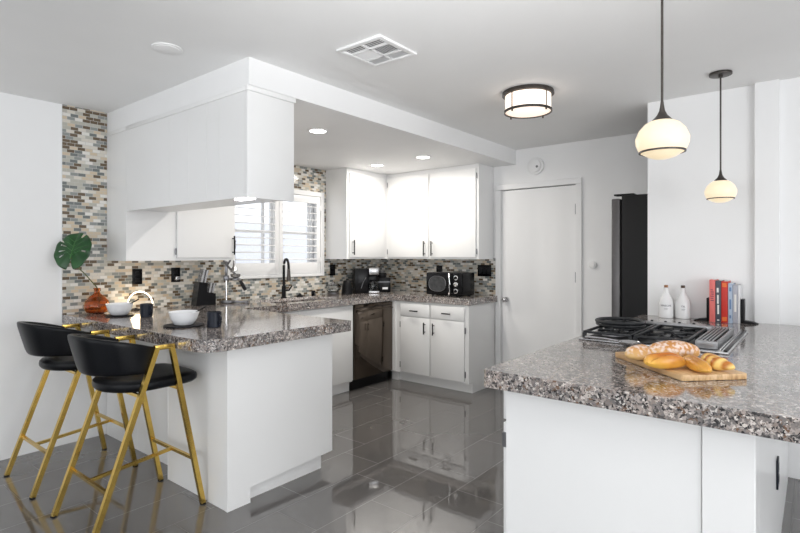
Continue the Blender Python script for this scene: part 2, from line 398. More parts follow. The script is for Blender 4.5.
fr.build('window_frame', M['trim'], win)
def shutter(y0, y1, label):
    z0, z1 = WZ0+.033, WZ1-.053
    t = thing('window_shutter', label, 'shutter', (-.0, y0, z0), 0, 'white plantation shutters on the kitchen window')
    W_, H_ = y1-y0, z1-z0
    MB().box(-.006, .020, 0, .05, 0, H_, .003).box(-.006, .020, W_-.05, W_, 0, H_, .003).box(-.006, .020, .05, W_-.05, 0, .115, .003).box(-.006, .020, .05, W_-.05, H_-.075, H_, .003).build('shutter_frame', M['trim'], t)
    n = 9; zz0, zz1 = .115, H_-.075
    for i in range(n):
        z = zz0+(i+.5)*(zz1-zz0)/n
        mt = Matrix.Translation((.004, 0, z)) @ Matrix.Rotation(math.radians(7), 4, 'Y')
        MB().box(-.036, .036, .052, W_-.052, -.0045, .0045, .004, mtx=mt).build('louver', M['trim'], t)
    for z in (.12*H_/.85, .82*H_):
        MB().box(.018, .026, -.006 if y0 < -1.9 else W_-.02, .02 if y0 < -1.9 else W_+.006, z, z+.05).build('hinge', M['trim'], t)
shutter(WY0+.053, -1.609, 'left white plantation shutter with open horizontal louvers beside the hanging wall cabinet')
shutter(-1.605, WY1-.053, 'right white plantation shutter with open horizontal louvers behind the black tap')

# ------------------------------------------------------------------ outside
g = struct('ground_outside', MB().box(-14, -.16, -12, 8, -.3, -.2), M['concrete'])
nb = thing('neighbouring_house', 'pale lavender stucco house seen through the shutters outside', 'building', (-4.2, -.4, -.2))
MB().box(-3, 0, -.75, .62, 0, 5.2).box(-2.8, -.3, .62, 3.4, 0, 2.2).build('wall', M['stucco'], nb, False)
MB().box(-3.2, .25, -.95, .82, 5.2, 5.32).build('roof', M['concrete'], nb, False)
MB().box(-2.8, -.1, -1.9, -.75, 0, 1.75).build('garden_wall', M['concrete'], nb, False)

# ================================================================== CABINETS
def handle_v(parent, x, y, z0, z1, axis):     # vertical bar pull; axis = outward normal
    dx, dy = {'x': (1, 0), 'y': (0, -1)}[axis]
    mb = MB().cyl((x+dx*.03, y+dy*.03, (z0+z1)/2), .0065, z1-z0, 'z', 14, bev=.001)
    for z in (z0+.022, z1-.022):
        mb.cyl((x+dx*.015, y+dy*.015, z), .0045, .03, axis, 10)
    o = mb.build('handle', M['matte_black'], parent); o['label'] = 'dark metal bar pull'; return o

# left wall cabinet
c1 = thing('wall_cabinet', 'white wall cabinet with one bar-handled door left of the window, beside the mosaic strip', 'cabinet', (0, -3.218, 1.318))
MB().box(.009, .33, 0, .898, 0, SF-1.318).build('body', M['cab'], c1)
d1 = MB().box(.332, .350, .375, .880, .022, .90, .003).build('door', M['cab'], c1); handle_v(d1, .350, .862, .045, .205, 'x')
for z in (.07, .8): MB().cyl((.340, .367, z), .006, .05).build('hinge', M['dark_steel'], d1)

# hanging peninsula cabinet
c2 = thing('hanging_cabinet', 'white cabinet hanging from the soffit above the breakfast peninsula', 'cabinet', (.331, -3.218, 1.678))
H2 = SF-1.678
MB().box(0, 1.449, .012, .323, .012, H2-.002).build('body', M['cab'], c2)
pb = MB(); xs_ = [0, .62, .86, 1.06, 1.20, 1.452]
for a, b_ in zip(xs_, xs_[1:]): pb.box(a+.0005, b_-.0005, 0, .012, 0, H2-.03, .0008, 1)
pb.build('back_panel', M['cab'], c2)
MB().box(1.449, 1.469, 0, .323, -.002, H2-.03, .0015).build('end_panel', M['cab'], c2)
MB().box(-.320, 0, -.006, -.0006, H2-.03, H2-.001, .001).box(.0003, 1.4485, -.006, .012, H2-.03, H2-.001, .002).box(1.449, 1.478, -.006, .332, H2-.03, H2-.001, .003).build('crown_moulding', M['cab'], c2)
ul = MB().box(1.30, 1.44, .03, .075, -.006, .011, .002).build('under_cabinet_light', M['bulb_white'], c2); ul['label'] = 'lit strip lamp'

# corner wall cabinet (on window wall)
c3 = thing('wall_cabinet', 'white corner wall cabinet above the coffee maker, right of the window', 'cabinet', (0, -.962, 1.318))
MB().box(.009, .33, 0, .953, 0, SF-1.318).build('body', M['cab'], c3)
d3 = MB().box(.332, .350, .03, .60, .02, .92, .003).build('door', M['cab'], c3); handle_v(d3, .350, .065, .045, .205, 'x')
# back wall cabinet
c4 = thing('wall_cabinet', 'white two-door wall cabinet above the black microwave', 'cabinet', (.332, 0, 1.318))
MB().box(0, 1.218, -.306, -.009, 0, SF-1.318).build('body', M['cab'], c4)
d4 = MB().box(.03, .600, -.326, -.308, .02, .925, .003).build('door', M['cab'], c4); handle_v(d4, .560, -.326, .035, .195, 'y')
d5 = MB().box(.622, 1.192, -.326, -.308, .02, .925, .003).build('door', M['cab'], c4); handle_v(d5, .660, -.326, .035, .195, 'y')
for d_, x in ((d4, .02), (d5, 1.200)):
    for z in (.08, .85): MB().cyl((x, -.318, z), .005, .055).build('hinge', M['dark_steel'], d_)

# peninsula base
c5 = thing('kitchen_peninsula', 'white panelled base of the breakfast peninsula behind the bar stools', 'cabinet', (0, 0, 0))
mb = MB().box(.011, 1.745, -3.207, -2.63, 0, .1).box(.011, 1.765, -3.207, -2.58, .1, ZU); mb.build('body', M['cab'], c5)
pb = MB()
for a, b_ in ((.011, .52), (.52, 1.0), (1.0, 1.148)): pb.box(a+.001, b_-.001, -3.222, -3.208, 0, ZU, .001, 1)
pb.build('front_panel', M['cab'], c5)
MB().box(1.148, 1.592, -3.327, -3.20, 0, ZU, .0015, 1).box(1.5925, 1.765, -3.333, -3.20, 0, ZU, .0015, 1).build('end_post', M['cab'], c5)
ep = MB().prism([(-3.333, 0), (-3.19, 0), (-3.19, .085), (-2.572, .105), (-2.572, ZU), (-3.333, ZU)], 1.765, 1.787)
for v in ep.bm.verts: v.co = Vector((v.co.z, v.co.x, v.co.y))
ep.build('end_panel', M['cab'], c5)
MB().box(1.1475, 1.1495, -3.329, -3.222, 0, ZU).build('corner_strip', M['trim'], c5)

# sink run
c6 = thing('sink_cabinet', 'white base cabinet under the sink, left of the dishwasher', 'cabinet', (0, 0, 0))
MB().box(.009, .56, -2.575, -1.163, 0, .1).box(.009, .602, -2.575, -1.163, .1, .69).box(.56, .602, -2.575, -1.163, .69, ZU).build('body', M['cab'], c6)
for a, b_ in ((-2.56, -1.87), (-1.865, -1.170)): MB().box(.603, .621, a, b_, .115, .86, .003).build('door', M['cab'], c6)

# back run
c7 = thing('base_cabinet', 'white base cabinet with two drawers and two doors under the microwave', 'cabinet', (0, 0, 0))
MB().box(.625, 1.575, -.47, -.01, 0, .1).box(.625, 1.575, -.54, -.01, .1, ZU).box(.60, .66, -.553, -.40, .1, ZU).box(.57, .66, -.5, -.40, 0, .1).build('body', M['cab'], c7)
for i, (a, b_) in enumerate(((.735, 1.118), (1.130, 1.532))):
    d = MB().box(a, b_, -.558, -.541, .715, .850, .003).build('drawer', M['cab'], c7)
    xm = (a+b_)/2
    MB().cyl((xm, -.582, .775), .0065, .10, 'x', 12).cyl((xm-.035, -.570, .775), .004, .026, 'y', 8).cyl((xm+.035, -.570, .775), .004, .026, 'y', 8).build('handle', M['matte_black'], d)
    d = MB().box(a, b_, -.558, -.541, .118, .705, .003).build('door', M['cab'], c7)
    handle_v(d, b_-.055 if i == 0 else a+.045, -.558, .545, .665, 'y')
    hx = a-.008 if i == 0 else b_+.008
    for z in (.19, .62): MB().cyl((hx, -.550, z), .006, .06).build('hinge', M['dark_steel'], d)

# dishwasher
dwt = thing('dishwasher', 'dark mirror-finish dishwasher between the white base cabinets', 'dishwasher', (0, -1.158, 0))
MB().box(.05, .598, .004, .596, .1, ZU-.004).build('body', M['black'], dwt)
dd = MB().box(.60, .628, .004, .596, .115, .86, .004).build('door', M['dw'], dwt)
MB().box(.6285, .6305, .03, .57, .825, .832).build('control_strip', M['black'], dd)
MB().tube([(.628, .04, .80), (.660, .045, .80), (.660, .555, .80), (.628, .56, .80)], .009, 12).build('handle', M['dw'], dd)
MB().box(.05, .56, .004, .596, 0, .1).build('kick_plate', M['black'], dwt)

# ------------------------------------------------------------------ worktops
def boolean_cut(o, x0, x1, y0, y1, r=.04):
    cut = MB(); P = []
    for cx, cy, a0 in ((x1-r, y1-r, 0), (x0+r, y1-r, 90), (x0+r, y0+r, 180), (x1-r, y0+r, 270)):
        for k in range(6): a = math.radians(a0+k*18); P.append((cx+r*math.cos(a), cy+r*math.sin(a)))
    cut.prism(P, ZU-.1, ZC+.1); co = cut.build('cutter', M['cab'])
    md = o.modifiers.new('cut', 'BOOLEAN'); md.object = co; md.operation = 'DIFFERENCE'; md.solver = 'EXACT'
    dg = bpy.context.evaluated_depsgraph_get(); me = bpy.data.meshes.new_from_object(o.evaluated_get(dg))
    o.modifiers.clear(); o.data = me; bpy.data.objects.remove(co)
wt = MB().prism([(.001, -3.52), (1.70, -3.515), (1.79, -3.505), (1.84, -3.48), (1.865, -3.43), (1.868, -3.36), (1.872, -2.50), (1.866, -2.48), (1.852, -2.473), (.65, -2.46), (.65, -.565), (1.595, -.565), (1.605, -.555), (1.605, -.001), (.001, -.001)], ZU+.001, ZC, .0012)
wt = wt.build('worktop', M['granite'], None, False); boolean_cut(wt, .15, .53, -2.02, -1.28)
tag(wt, 'speckled granite worktop running over peninsula, sink and dishwasher to the corner', 'worktop')
sk = thing('kitchen_sink', 'dark undermount sink set in granite in front of the window', 'sink', (.34, -1.65, 0))
MB().box(-.205, -.19, -.385, .385, .70, ZU).box(.19, .205, -.385, .385, .70, ZU).box(-.205, .205, -.385, -.37, .70, ZU).box(-.205, .205, .37, .385, .70, ZU).box(-.205, .205, -.385, .385, .695, .705).build('basin', M['sink'], sk)
MB().cyl((0, 0, .708), .045, .006).build('drain', M['steel'], sk)

# island
IX0, IX1 = 3.30, 4.08
isl = thing('kitchen_island', 'white base of the cooktop island in the right foreground', 'cabinet', (0, 0, 0))
MB().box(IX0, 3.945, -3.12, -.968, .0, ZU).build('body', M['cab'], isl)
MB().box(3.947, IX1, -3.126, -3.0, 0, ZU, .002, 1).build('end_post', M['cab'], isl)
MB().box(3.947, IX1, -2.999, -.968, 0, ZU).build('side_panel', M['cab'], isl)
ys = [-3.105, -2.58, -2.04, -1.50, -.97]
for a, b_ in zip(ys, ys[1:]):
    MB().box(IX0-.019, IX0-.001, a, b_-.008, .735, .862, .002).build('drawer', M['cab'], isl)
    d = MB().box(IX0-.019, IX0-.001, a, b_-.008, .10, .722, .002).build('door', M['cab'], isl)
    MB().box(IX0-.021, IX0-.004, a-.006, a+.0, .63, .685).build('hinge', M['dark_steel'], d)
it = MB().prism([(3.247, -3.19), (3.251, -3.20), (3.261, -3.204), (4.95, -3.204), (4.96, -3.19), (4.96, -.967), (4.04, -.967), (3.247, -.967)], ZU+.001, ZC, .0012)
it.box(3.247, 3.91, -.9665, -.931, ZU+.001, ZC)
tag(it.build('island_worktop', M['granite'], None, False), 'speckled granite island worktop carrying cooktop and bread board', 'worktop')

# ================================================================== BAR STOOLS
def make_stool(label, loc):
    t = thing('bar_stool', label, 'stool', loc, 0, 'brass and black bar stools at the peninsula')
    HW = .235; ZT = .888; R = .0122
    fr_y, rr_y, ft, rt = .281, -.281, .107, .030   # y of feet / of the arm corners, relative to the centre
    for s in (-1, 1):
        x = s*HW; xt = s*(HW-.006)
        MB().tube([(x, fr_y, .006), (xt, ft, ZT)], R, square=True).build('leg', M['brass'], t)
        MB().tube([(x, rr_y, .006), (xt, rt, ZT)], R, square=True).build('leg', M['brass'], t)
        MB().box(xt-R, xt+R, rt-R, ft+R, ZT-R, ZT+R, .001).build('armrest', M['brass'], t)
        for y in (fr_y, rr_y): MB().cyl((x, y, .004), .016, .008, bev=.002).build('foot_pad', M['black'], t)
    def at(y0, y1, z): return y0+(y1-y0)*z/ZT
    zf = .265; zr = .225
    MB().box(-HW, HW, at(fr_y, ft, zf)-.008, at(fr_y, ft, zf)+.008, zf-.008, zf+.008).build('stretcher', M['brass'], t)
    MB().box(-HW, HW, at(rr_y, rt, zr)-.008, at(rr_y, rt, zr)+.008, zr-.008, zr+.008).build('stretcher', M['brass'], t)
    MB().tube([(0, at(rr_y, rt, zr), zr), (0, at(fr_y, ft, zf), zf)], .008, square=True).build('stretcher', M['brass'], t)
    MB().box(-HW, HW, at(fr_y, ft, .65)-.008, at(fr_y, ft, .65)+.008, .650, .666).box(-HW, HW, at(rr_y, rt, .65)-.008, at(rr_y, rt, .65)+.008, .650, .666).build('seat_frame', M['brass'], t)
    # seat: rounded at the back, squarer towards the counter
    P = []
    for k in range(56):
        a = 2*PI*k/56; c, s_ = math.cos(a), math.sin(a)
        n = 2.1 if s_ < 0 else 5.0
        px = .220*math.copysign(abs(c)**(2/n), c); py = .04+(.212 if s_ < 0 else .262)*math.copysign(abs(s_)**(2/n), s_)
        P.append((px, py))
    bm = bmesh.new(); rings = []
    prof = [(.30, -.006), (.82, -.002), (.94, .004), (.99, .016), (1.0, .030), (.985, .044), (.93, .054), (.8, .058), (.45, .055)]
    for sc_, z in prof:
        rings.append([bm.verts.new((x*sc_, .03+(y-.03)*sc_, .667+z)) for x, y in P])
    for A, D in zip(rings, rings[1:]):
        for i in range(56): j = (i+1) % 56; bm.faces.new((A[i], A[j], D[j], D[i]))
    bm.faces.new(rings[0][::-1]); bm.faces.new(rings[-1])
    m = MB(); m.bm.free(); m.bm = bm; m.build('seat', M['leather'], t)
    # curved backrest shell
    bm = bmesh.new(); rings = []; n = 44
    for k in range(n+1):
        a = math.radians(-2+184*k/n)            # sweep right end -> back -> left end
        ca, sa = math.cos(a), math.sin(a)
        e = max(0, sa)
        ztop = .893+.072*e**.8; zbot = .760+.004*e
        fl = .012*e
        ring = []; th = .036*(.55+.45*min(1, e*2.0))
        q = 12
        # cross-section: rounded slab leaning outward at the top
        zc, hz = (ztop+zbot)/2, (ztop-zbot)/2
        for j in range(24):
            b_ = 2*PI*j/24
            cx = math.copysign(abs(math.cos(b_))**.55, math.cos(b_))*th/2
            cz = math.copysign(abs(math.sin(b_))**.38, math.sin(b_))*hz
            r_in = cx + fl*(cz/hz)*1.6+.008*e*(cz/hz)
            rx, ry = .203+r_in+.012*e, .255+r_in
            ring.append(bm.verts.new((rx*math.copysign(abs(ca)**.85, ca), .012-ry*math.copysign(abs(sa)**.95, sa), zc+cz)))
        rings.append(ring)
    for A, D in zip(rings, rings[1:]):
        for i in range(24): j = (i+1) % 24; bm.faces.new((A[i], A[j], D[j], D[i]))
    bm.faces.new(rings[0][::-1]); bm.faces.new(rings[-1])
    m = MB(); m.bm.free(); m.bm = bm; m.build('backrest', M['leather'], t)
    return t
st = make_stool('black leather bar stool with brass legs nearest the camera, by the peninsula end', (1.362, -3.643, 0))
dup(st, (.562, -3.643, 0), 0, 'black leather bar stool with brass legs beside the white left wall')

# ================================================================== ON THE PENINSULA
def bowl(loc, label, plabel, pr, slabel, ang):
    tag_p = MB().lathe([(0, 0), (pr*.86, 0), (pr, .004), (pr, .008), (pr*.9, .007), (0, .007)], seg=48).build('plate', M['slate'])
    tag_p.location = loc; tag(tag_p, plabel, 'plate', 'dark plates under the bowls')
    b = MB().lathe([(0, .0), (.048, .0), (.056, .004), (.074, .035), (.088, .078), (.085, .079), (.070, .037), (.052, .010), (0, .008)], seg=48).build('bowl', M['ceramic'])
    b.location = (loc[0], loc[1], ZC+.0085); tag(b, label, 'bowl', 'white bowls on the peninsula')
    dx, dy = math.cos(ang), math.sin(ang)
    s = MB().tube([(loc[0]-dx*.03, loc[1]-dy*.03, ZC+.026), (loc[0]+dx*.045, loc[1]+dy*.045, ZC+.068), (loc[0]+dx*.135, loc[1]+dy*.135, ZC+.118)], [.008, .0035, .0045], 10)
    s.ball((loc[0]-dx*.035, loc[1]-dy*.035, ZC+.026), .018, .014, .005)
    tag(s.build('spoon', M['matte_black']), slabel, 'spoon', 'dark spoons in the bowls')
bowl((.42, -3.30, ZC), 'white bowl beside the amber vase', 'round dark plate under the bowl nearest the amber vase', .092, 'dark spoon handle in the bowl beside the amber vase', math.radians(38))
bowl((1.258, -3.285, ZC), 'white bowl near the peninsula end, left of the mug', 'round dark plate under the bowl near the peninsula end', .115, 'dark spoon handle in the bowl near the peninsula end', math.radians(38))
def mug(loc, label, ang):
    t = thing('mug', label, 'mug', loc, ang, 'dark mugs on the peninsula')
    MB().lathe([(0, 0), (.036, 0), (.040, .003), (.0415, .090), (.0385, .091), (.037, .008), (0, .006)], seg=40).build('cup', M['navy'], t)
    pts = [(.039+.026*math.sin(a), 0, .048+.027*math.cos(a)) for a in [PI*k/10 for k in range(11)]]
    MB().tube(pts, .0055, 10).build('handle', M['navy'], t)
mug((.624, -3.210, ZC), 'dark navy mug in front of the glowing ring lamp', math.radians(5))
mug((1.445, -3.20, ZC), 'dark navy mug nearest the peninsula corner', math.radians(5))
# glowing ring lamp
rl = thing('ring_lamp', 'glowing arched ring lamp against the mosaic behind the mug', 'lamp', (.16, -3.04, ZC), math.radians(38.7))
pts = [(.096*math.cos(a), 0, .044+.100*math.sin(a)) for a in [math.radians(-20+220*k/40) for k in range(41)]]
MB().tube(pts, .0038, 12).build('led_tube', M['neon'], rl)
MB().cyl((-.035, 0, .006), .035, .012, bev=.002).cyl((-.035, 0, .014), .008, .01).build('base', M['black'], rl)
lt = bpy.data.lights.new('ring_glow', 'POINT'); lt.energy = .9; lt.color = (1, .78, .5); lt.shadow_soft_size = .06
lo = bpy.data.objects.new('ring_glow', lt); C.objects.link(lo); lo.location = (0, -.02, .09); lo.parent = rl
# vase and monstera leaf
VX, VY = .142, -3.340
vs = thing('amber_vase', 'round amber glass vase on the granite in the mosaic corner', 'vase', (VX, VY, ZC))
MB().lathe([(0, .001), (.045, .001), (.068, .010), (.084, .040), (.086, .062), (.074, .096), (.046, .128), (.024, .144), (.018, .158), (.019, .176), (.026, .186), (.022, .186), (.0155, .176), (.0145, .158), (.020, .146), (.040, .128), (.068, .096), (.081, .062), (.079, .042), (.064, .014), (.04, .006), (0, .006)], seg=36).build('body', M['amber'], vs)
lf = thing('monstera_stem', 'single green monstera leaf standing in the amber vase', 'leaf', (VX, VY, ZC+.01))
# leaf in local frame: a = along the camera-right, c = up; leaf base to the lower right
LC = Vector((.225, -3.525, 1.40)) - Vector((VX, VY, ZC+.01)); ar = Vector((.78, .626, 0)); av = Vector((-.25, .31, .91)).normalized(); an = ar.cross(av)
def L(a, c, h=0): return LC+ar*a+av*c+an*h
out = []
def leafr(th):   # outline radius, th measured from the tip downwards; heart shape
    return .132*(1.0+.06*math.cos(2*th)-.04*math.cos(th))
bm = bmesh.new(); nA, nR = 160, 12
notches = [0.35, -0.95]
grid = []
for i in range(nA):
    th = -PI+2*PI*i/nA; ro = leafr(th)
    dpt = min(abs(th-k) for k in notches)
    if dpt < .045: ro *= .74
    if abs(abs(th)-PI) < .16: ro *= .45+.55*abs(abs(th)-PI)/.16*.9
    row = []
    for j in range(1, nR+1):
        r = ro*j/nR
        a, c = r*math.sin(th), r*math.cos(th)
        h = .12*abs(a)-1.1*r*r+.004*math.sin(9*th)*(j/nR)
        row.append(bm.verts.new(L(a, c-.0, h)))
    grid.append(row)
cv = bm.verts.new(L(0, 0, 0))
holes = [(1.75, 5, 8), (-1.2, 4, 8), (-1.75, 4, 8), (-2.2, 5, 8)]
for i in range(nA):
    k = (i+1) % nA; th = -PI+2*PI*(i+.5)/nA
    bm.faces.new((cv, grid[i][0], grid[k][0]))
    for j in range(nR-1):
        if any(abs(th-hh) < .055 and lo_ <= j < hi_ for hh, lo_, hi_ in holes): continue
        bm.faces.new((grid[i][j], grid[k][j], grid[k][j+1], grid[i][j+1]))
m = MB(); m.bm.free(); m.bm = bm; lo_ = m.build('leaf_blade', M['leaf'], lf)
sd = lo_.modifiers.new('thick', 'SOLIDIFY'); sd.thickness = .0012
vb = MB().tube([L(0, -.07, .004), L(0, -.02, .003), L(.0, .05, .001), L(0, .115, -.012)], [.003, .0026, .0018, .001], 8)
for s_ in (-1, 1):
    for q in (-.045, -.015, .02, .055): vb.tube([L(0, q, .003), L(s_*.04, q+.028, .004), L(s_*.085, q+.048, -.002)], [.0015, .0012, .0008], 6)
vb.build('leaf_vein', M['vein'], lf)
base = L(.004, -.080, -.008)
vp = Vector((0, 0, .005))
MB().tube([base+Vector((0, 0, .02)), base+Vector((.004, .01, -.02)), base.lerp(Vector((0, 0, .17)), .5)+Vector((0, 0, .012)), Vector((.0, .0, .18)), Vector((.02, .01, .09)), vp], [.003, .0032, .0034, .0036, .0036, .0034], 10).build('stem', M['stem'], lf)

# ------------------------------------------------------------------ along the window wall
kb = thing('knife_block', 'black knife block with steel-handled knives on the granite', 'knife block', (.14, -2.50, ZC), math.radians(82))
pf = MB().prism([(-.085, 0), (.085, 0), (.085, .098), (.012, .104), (.012, .188), (-.055, .200)], -.055, .055)
for v in pf.bm.verts: v.co = Vector((v.co.x, v.co.z, v.co.y))
pf.build('block', M['black'], kb)
for i, (x0, z0, ln) in enumerate(((.062, .10, .085), (.034, .102, .09), (-.004, .188, .11), (-.032, .192, .115))):
    for y in (-.034, 0, .034):
        kn = thing('knife', 'steel-handled knife in the black block', 'knife', (.14, -2.50, ZC), math.radians(82), 'knives in the black block')
        MB().tube([(x0, y, z0), (x0+.22*ln, y, z0+ln)], .0085, square=True, ry=.007).build('handle', M['steel'], kn)
        MB().tube([(x0-.22*.006, y, z0-.006), (x0+.22*.004, y, z0+.004)], .0095, square=True, ry=.008).build('bolster', M['black'], kn)

jc = thing('citrus_press', 'steel lever citrus press with black handle under the window', 'juicer', (.20, -2.245, ZC), math.radians(40))
MB().box(-.10, -.0, -.055, .055, .004, .024, .004).box(-.02, .125, -.018, .018, .004, .022, .004).box(.10, .13, -.03, .03, 0, .022, .004).build('base', M['dark_steel'], jc)
MB().cyl((-.065, 0, .12), .010, .24).build('post', M['chrome'], jc)
MB().box(-.085, -.045, -.02, .02, .20, .245, .004).box(-.05, .055, -.016, .016, .208, .222, .003).cyl((.015, 0, .212), .042, .018, bev=.003).build('cup_holder', M['dark_steel'], jc)
MB().lathe([(.012, 0), (.038, .010), (.044, .035), (.042, .036), (.034, .014), (0, .006)], c=(.015, 0, .222)).build('strainer_cup', M['steel'], jc)
MB().lathe([(.0, 0), (.034, .0), (.030, .022), (.014, .045), (.009, .10), (.009, .20), (.014, .215), (.012, .26), (.018, .275), (.010, .29), (.0, .292)], c=(.005, 0, .275)).build('press_cone', M['steel'], jc)
MB().box(-.075, -.055, -.012, .012, .24, .37, .003).tube([(-.065, .012, .33), (-.02, .012, .40), (.005, .0, .42)], .008, 10).build('bracket', M['dark_steel'], jc)
lv = MB().tube([(-.085, -.016, .375), (-.04, -.018, .32), (.03, -.018, .245), (.07, -.018, .185)], .009, 10)
lv = lv.build('lever', M['dark_steel'], jc)
MB().tube([(.062, -.018, .20), (.085, -.018, .16), (.108, -.018, .115)], [.012, .017, .014], 14).build('grip', M['black'], lv)

fc = thing('tap', 'matte black gooseneck pull-down tap in front of the window', 'tap', (.085, -1.60, ZC), math.radians(-18))
MB().cyl((0, 0, .006), .028, .012, bev=.002).cyl((0, 0, .06), .020, .12).build('base', M['matte_black'], fc)
pts = [(0, 0, .10), (0, 0, .27)]+[(.065-.065*math.cos(a), .0, .30+.085*math.sin(a)) for a in [PI*k/12 for k in range(13)]]+[(.13, 0, .28)]
MB().tube(pts, .0125, 14).build('neck', M['matte_black'], fc)
MB().tube([(.13, 0, .29), (.132, 0, .22), (.134, 0, .175)], [.014, .018, .021], 16).build('spray_head', M['bronze'], fc)
MB().tube([(0, .015, .075), (0, .055, .075), (0.0, .085, .118)], [.011, .009, .007], 12).build('lever', M['matte_black'], fc)
tag(MB().lathe([(0, 0), (.034, 0), (.036, .008), (.028, .018), (.012, .026), (.010, .034), (0, .036)], c=(.10, -1.405, ZC)).build('sink_stopper', M['matte_black']), 'low black sink button to the right of the tap', 'stopper')
ag = thing('air_gap', 'small black upright sink cap near the right window corner', 'cap', (.10, -1.225, ZC))
MB().cyl((0, 0, .027), .021, .054, bev=.004).build('cap', M['black'], ag)
MB().box(.018, .0225, -.004, .004, .012, .040).build('slot', M['dark_steel'], ag)

# coffee corner
gp = thing('glass_teapot', 'glass and steel teapot, leftmost of the coffee things by the window', 'teapot', (.20, -1.035, ZC))
MB().lathe([(0, 0), (.058, 0), (.062, .006), (.062, .03), (0, .03)]).build('base', M['dark_steel'], gp)
MB().lathe([(.05, .031), (.066, .045), (.066, .08), (.05, .108), (.046, .108), (.062, .08), (.062, .047), (.046, .034), (0, .034)]).build('jug', M['clear'], gp)
MB().lathe([(.048, .108), (.05, .112), (.03, .124), (.012, .128), (.014, .142), (0, .146)]).build('lid', M['steel'], gp)
MB().tube([(0, .062, .10), (0, .10, .098), (0, .105, .06), (0, .066, .045)], .007, 10).build('handle', M['black'], gp)
kt = thing('gooseneck_kettle', 'black gooseneck kettle left of the coffee maker', 'kettle', (.245, -.872, ZC))
MB().lathe([(0, 0), (.062, 0), (.062, .02), (.060, .025), (.052, .09), (.040, .145), (.036, .150), (.010, .156), (.009, .168), (0, .172)]).build('body', M['matte_black'], kt)
MB().tube([(.03, -.05, .045), (.045, -.085, .06), (.045, -.085, .11), (.055, -.105, .150)], [.008, .006, .005, .004], 10).build('spout', M['matte_black'], kt)
MB().tube([(-.0, .038, .140), (0, .095, .142), (0, .10, .06)], .0075, 10).build('handle', M['matte_black'], kt)
cm = thing('coffee_maker', 'black drip coffee maker with steel top and glass carafe in the corner', 'coffee maker', (.265, -.585, ZC), math.radians(52))
MB().box(-.145, .01, -.10, .12, 0, .275, .012).box(.01, .135, .03, .12, .0, .22, .008).build('body', M['black'], cm)
MB().box(.012, .130, -.115, .12, .205, .285, .012).build('brew_head', M['steel'], cm)
MB().box(.012, .130, -.115, .03, 0, .028, .006).build('hot_plate', M['steel'], cm)
MB().lathe([(0, 0), (.045, 0), (.056, .02), (.056, .06), (.040, .10), (.036, .10), (.052, .06), (.052, .022), (0, .004)], c=(.071, -.05, .032)).build('carafe', M['clear'], cm)
MB().lathe([(0, .0), (.041, .0), (.043, .016), (.0, .022)], c=(.071, -.05, .132)).tube([(.071, -.09, .135), (.071, -.135, .125), (.071, -.132, .06), (.071, -.103, .055)], .007, 8).build('carafe_handle', M['black'], cm)
MB().tube([(-.02, -.105, .18), (-.05, -.112, .13), (-.075, -.108, .06)], .004, 8).build('water_gauge', M['dark_steel'], cm)
gr = thing('coffee_grinder', 'small black coffee grinder with lidded top, right of the coffee maker', 'grinder', (.30, -.325, ZC), math.radians(48))
MB().box(-.07, .07, -.09, .09, 0, .165, .010).build('body', M['black'], gr)
MB().box(-.072, .072, -.092, .092, .115, .122).build('seam', M['dark_steel'], gr)
MB().cyl((-.02, 0, .195), .052, .055, bev=.008).build('hopper', M['matte_black'], gr)
MB().cyl((-.02, 0, .235), .038, .022, bev=.006).build('lid', M['dark_steel'], gr)
MB().box(-.025, .035, -.0925, -.090, .035, .058).build('nameplate', M['ceramic'], gr)

mw = thing('microwave', 'black retro microwave with round dials on the back counter', 'microwave', (1.222, -.302, ZC), 0)
MB().box(-.22, .22, -.135, .10, .010, .245, .012).build('body', M['black'], mw)
for x in (-.17, .17):
    for y in (-.1, .07): MB().cyl((x, y, .006), .012, .012).build('foot', M['black'], mw)
dr_ = MB().box(-.218, .10, -.158, -.136, .014, .241, .010).build('door', M['black'], mw)
P = [(-.075+.105*math.copysign(abs(math.cos(a))**.8, math.cos(a)), .128+.078*math.copysign(abs(math.sin(a))**.8, math.sin(a))) for a in [2*PI*k/40 for k in range(40)]]
wp_ = MB().tube([(x, -.159, z) for x, z in P], .004, 8, closed=True); wp_.build('window_trim', M['dark_steel'], dr_)
wn_ = MB().prism(P, -.1615, -.159); 
for v in wn_.bm.verts: v.co = Vector((v.co.x, v.co.z, v.co.y))
M['mw_glass'] = simple('microwave_glass', (.05, .052, .055), 0.08, var=.3, scale=30); wn_.build('window', M['mw_glass'], dr_)
MB().tube([(.075, -.158, .022), (.085, -.178, .05), (.093, -.182, .128), (.085, -.178, .205), (.075, -.158, .232)], .009, 12).build('handle', M['chrome'], dr_)
MB().box(.104, .218, -.152, -.136, .014, .241, .008).build('control_panel', M['black'], mw)
for z in (.195, .128, .060):
    MB().cyl((.155, -.158, z), .025, .014, 'y', 28, bev=.002).build('dial', M['chrome'], mw)
    MB().cyl((.155, -.169, z), .016 if z != .128 else .021, .012, 'y', 24, bev=.002).build('dial_cap', M['black'] if z != .128 else M['chrome'], mw)

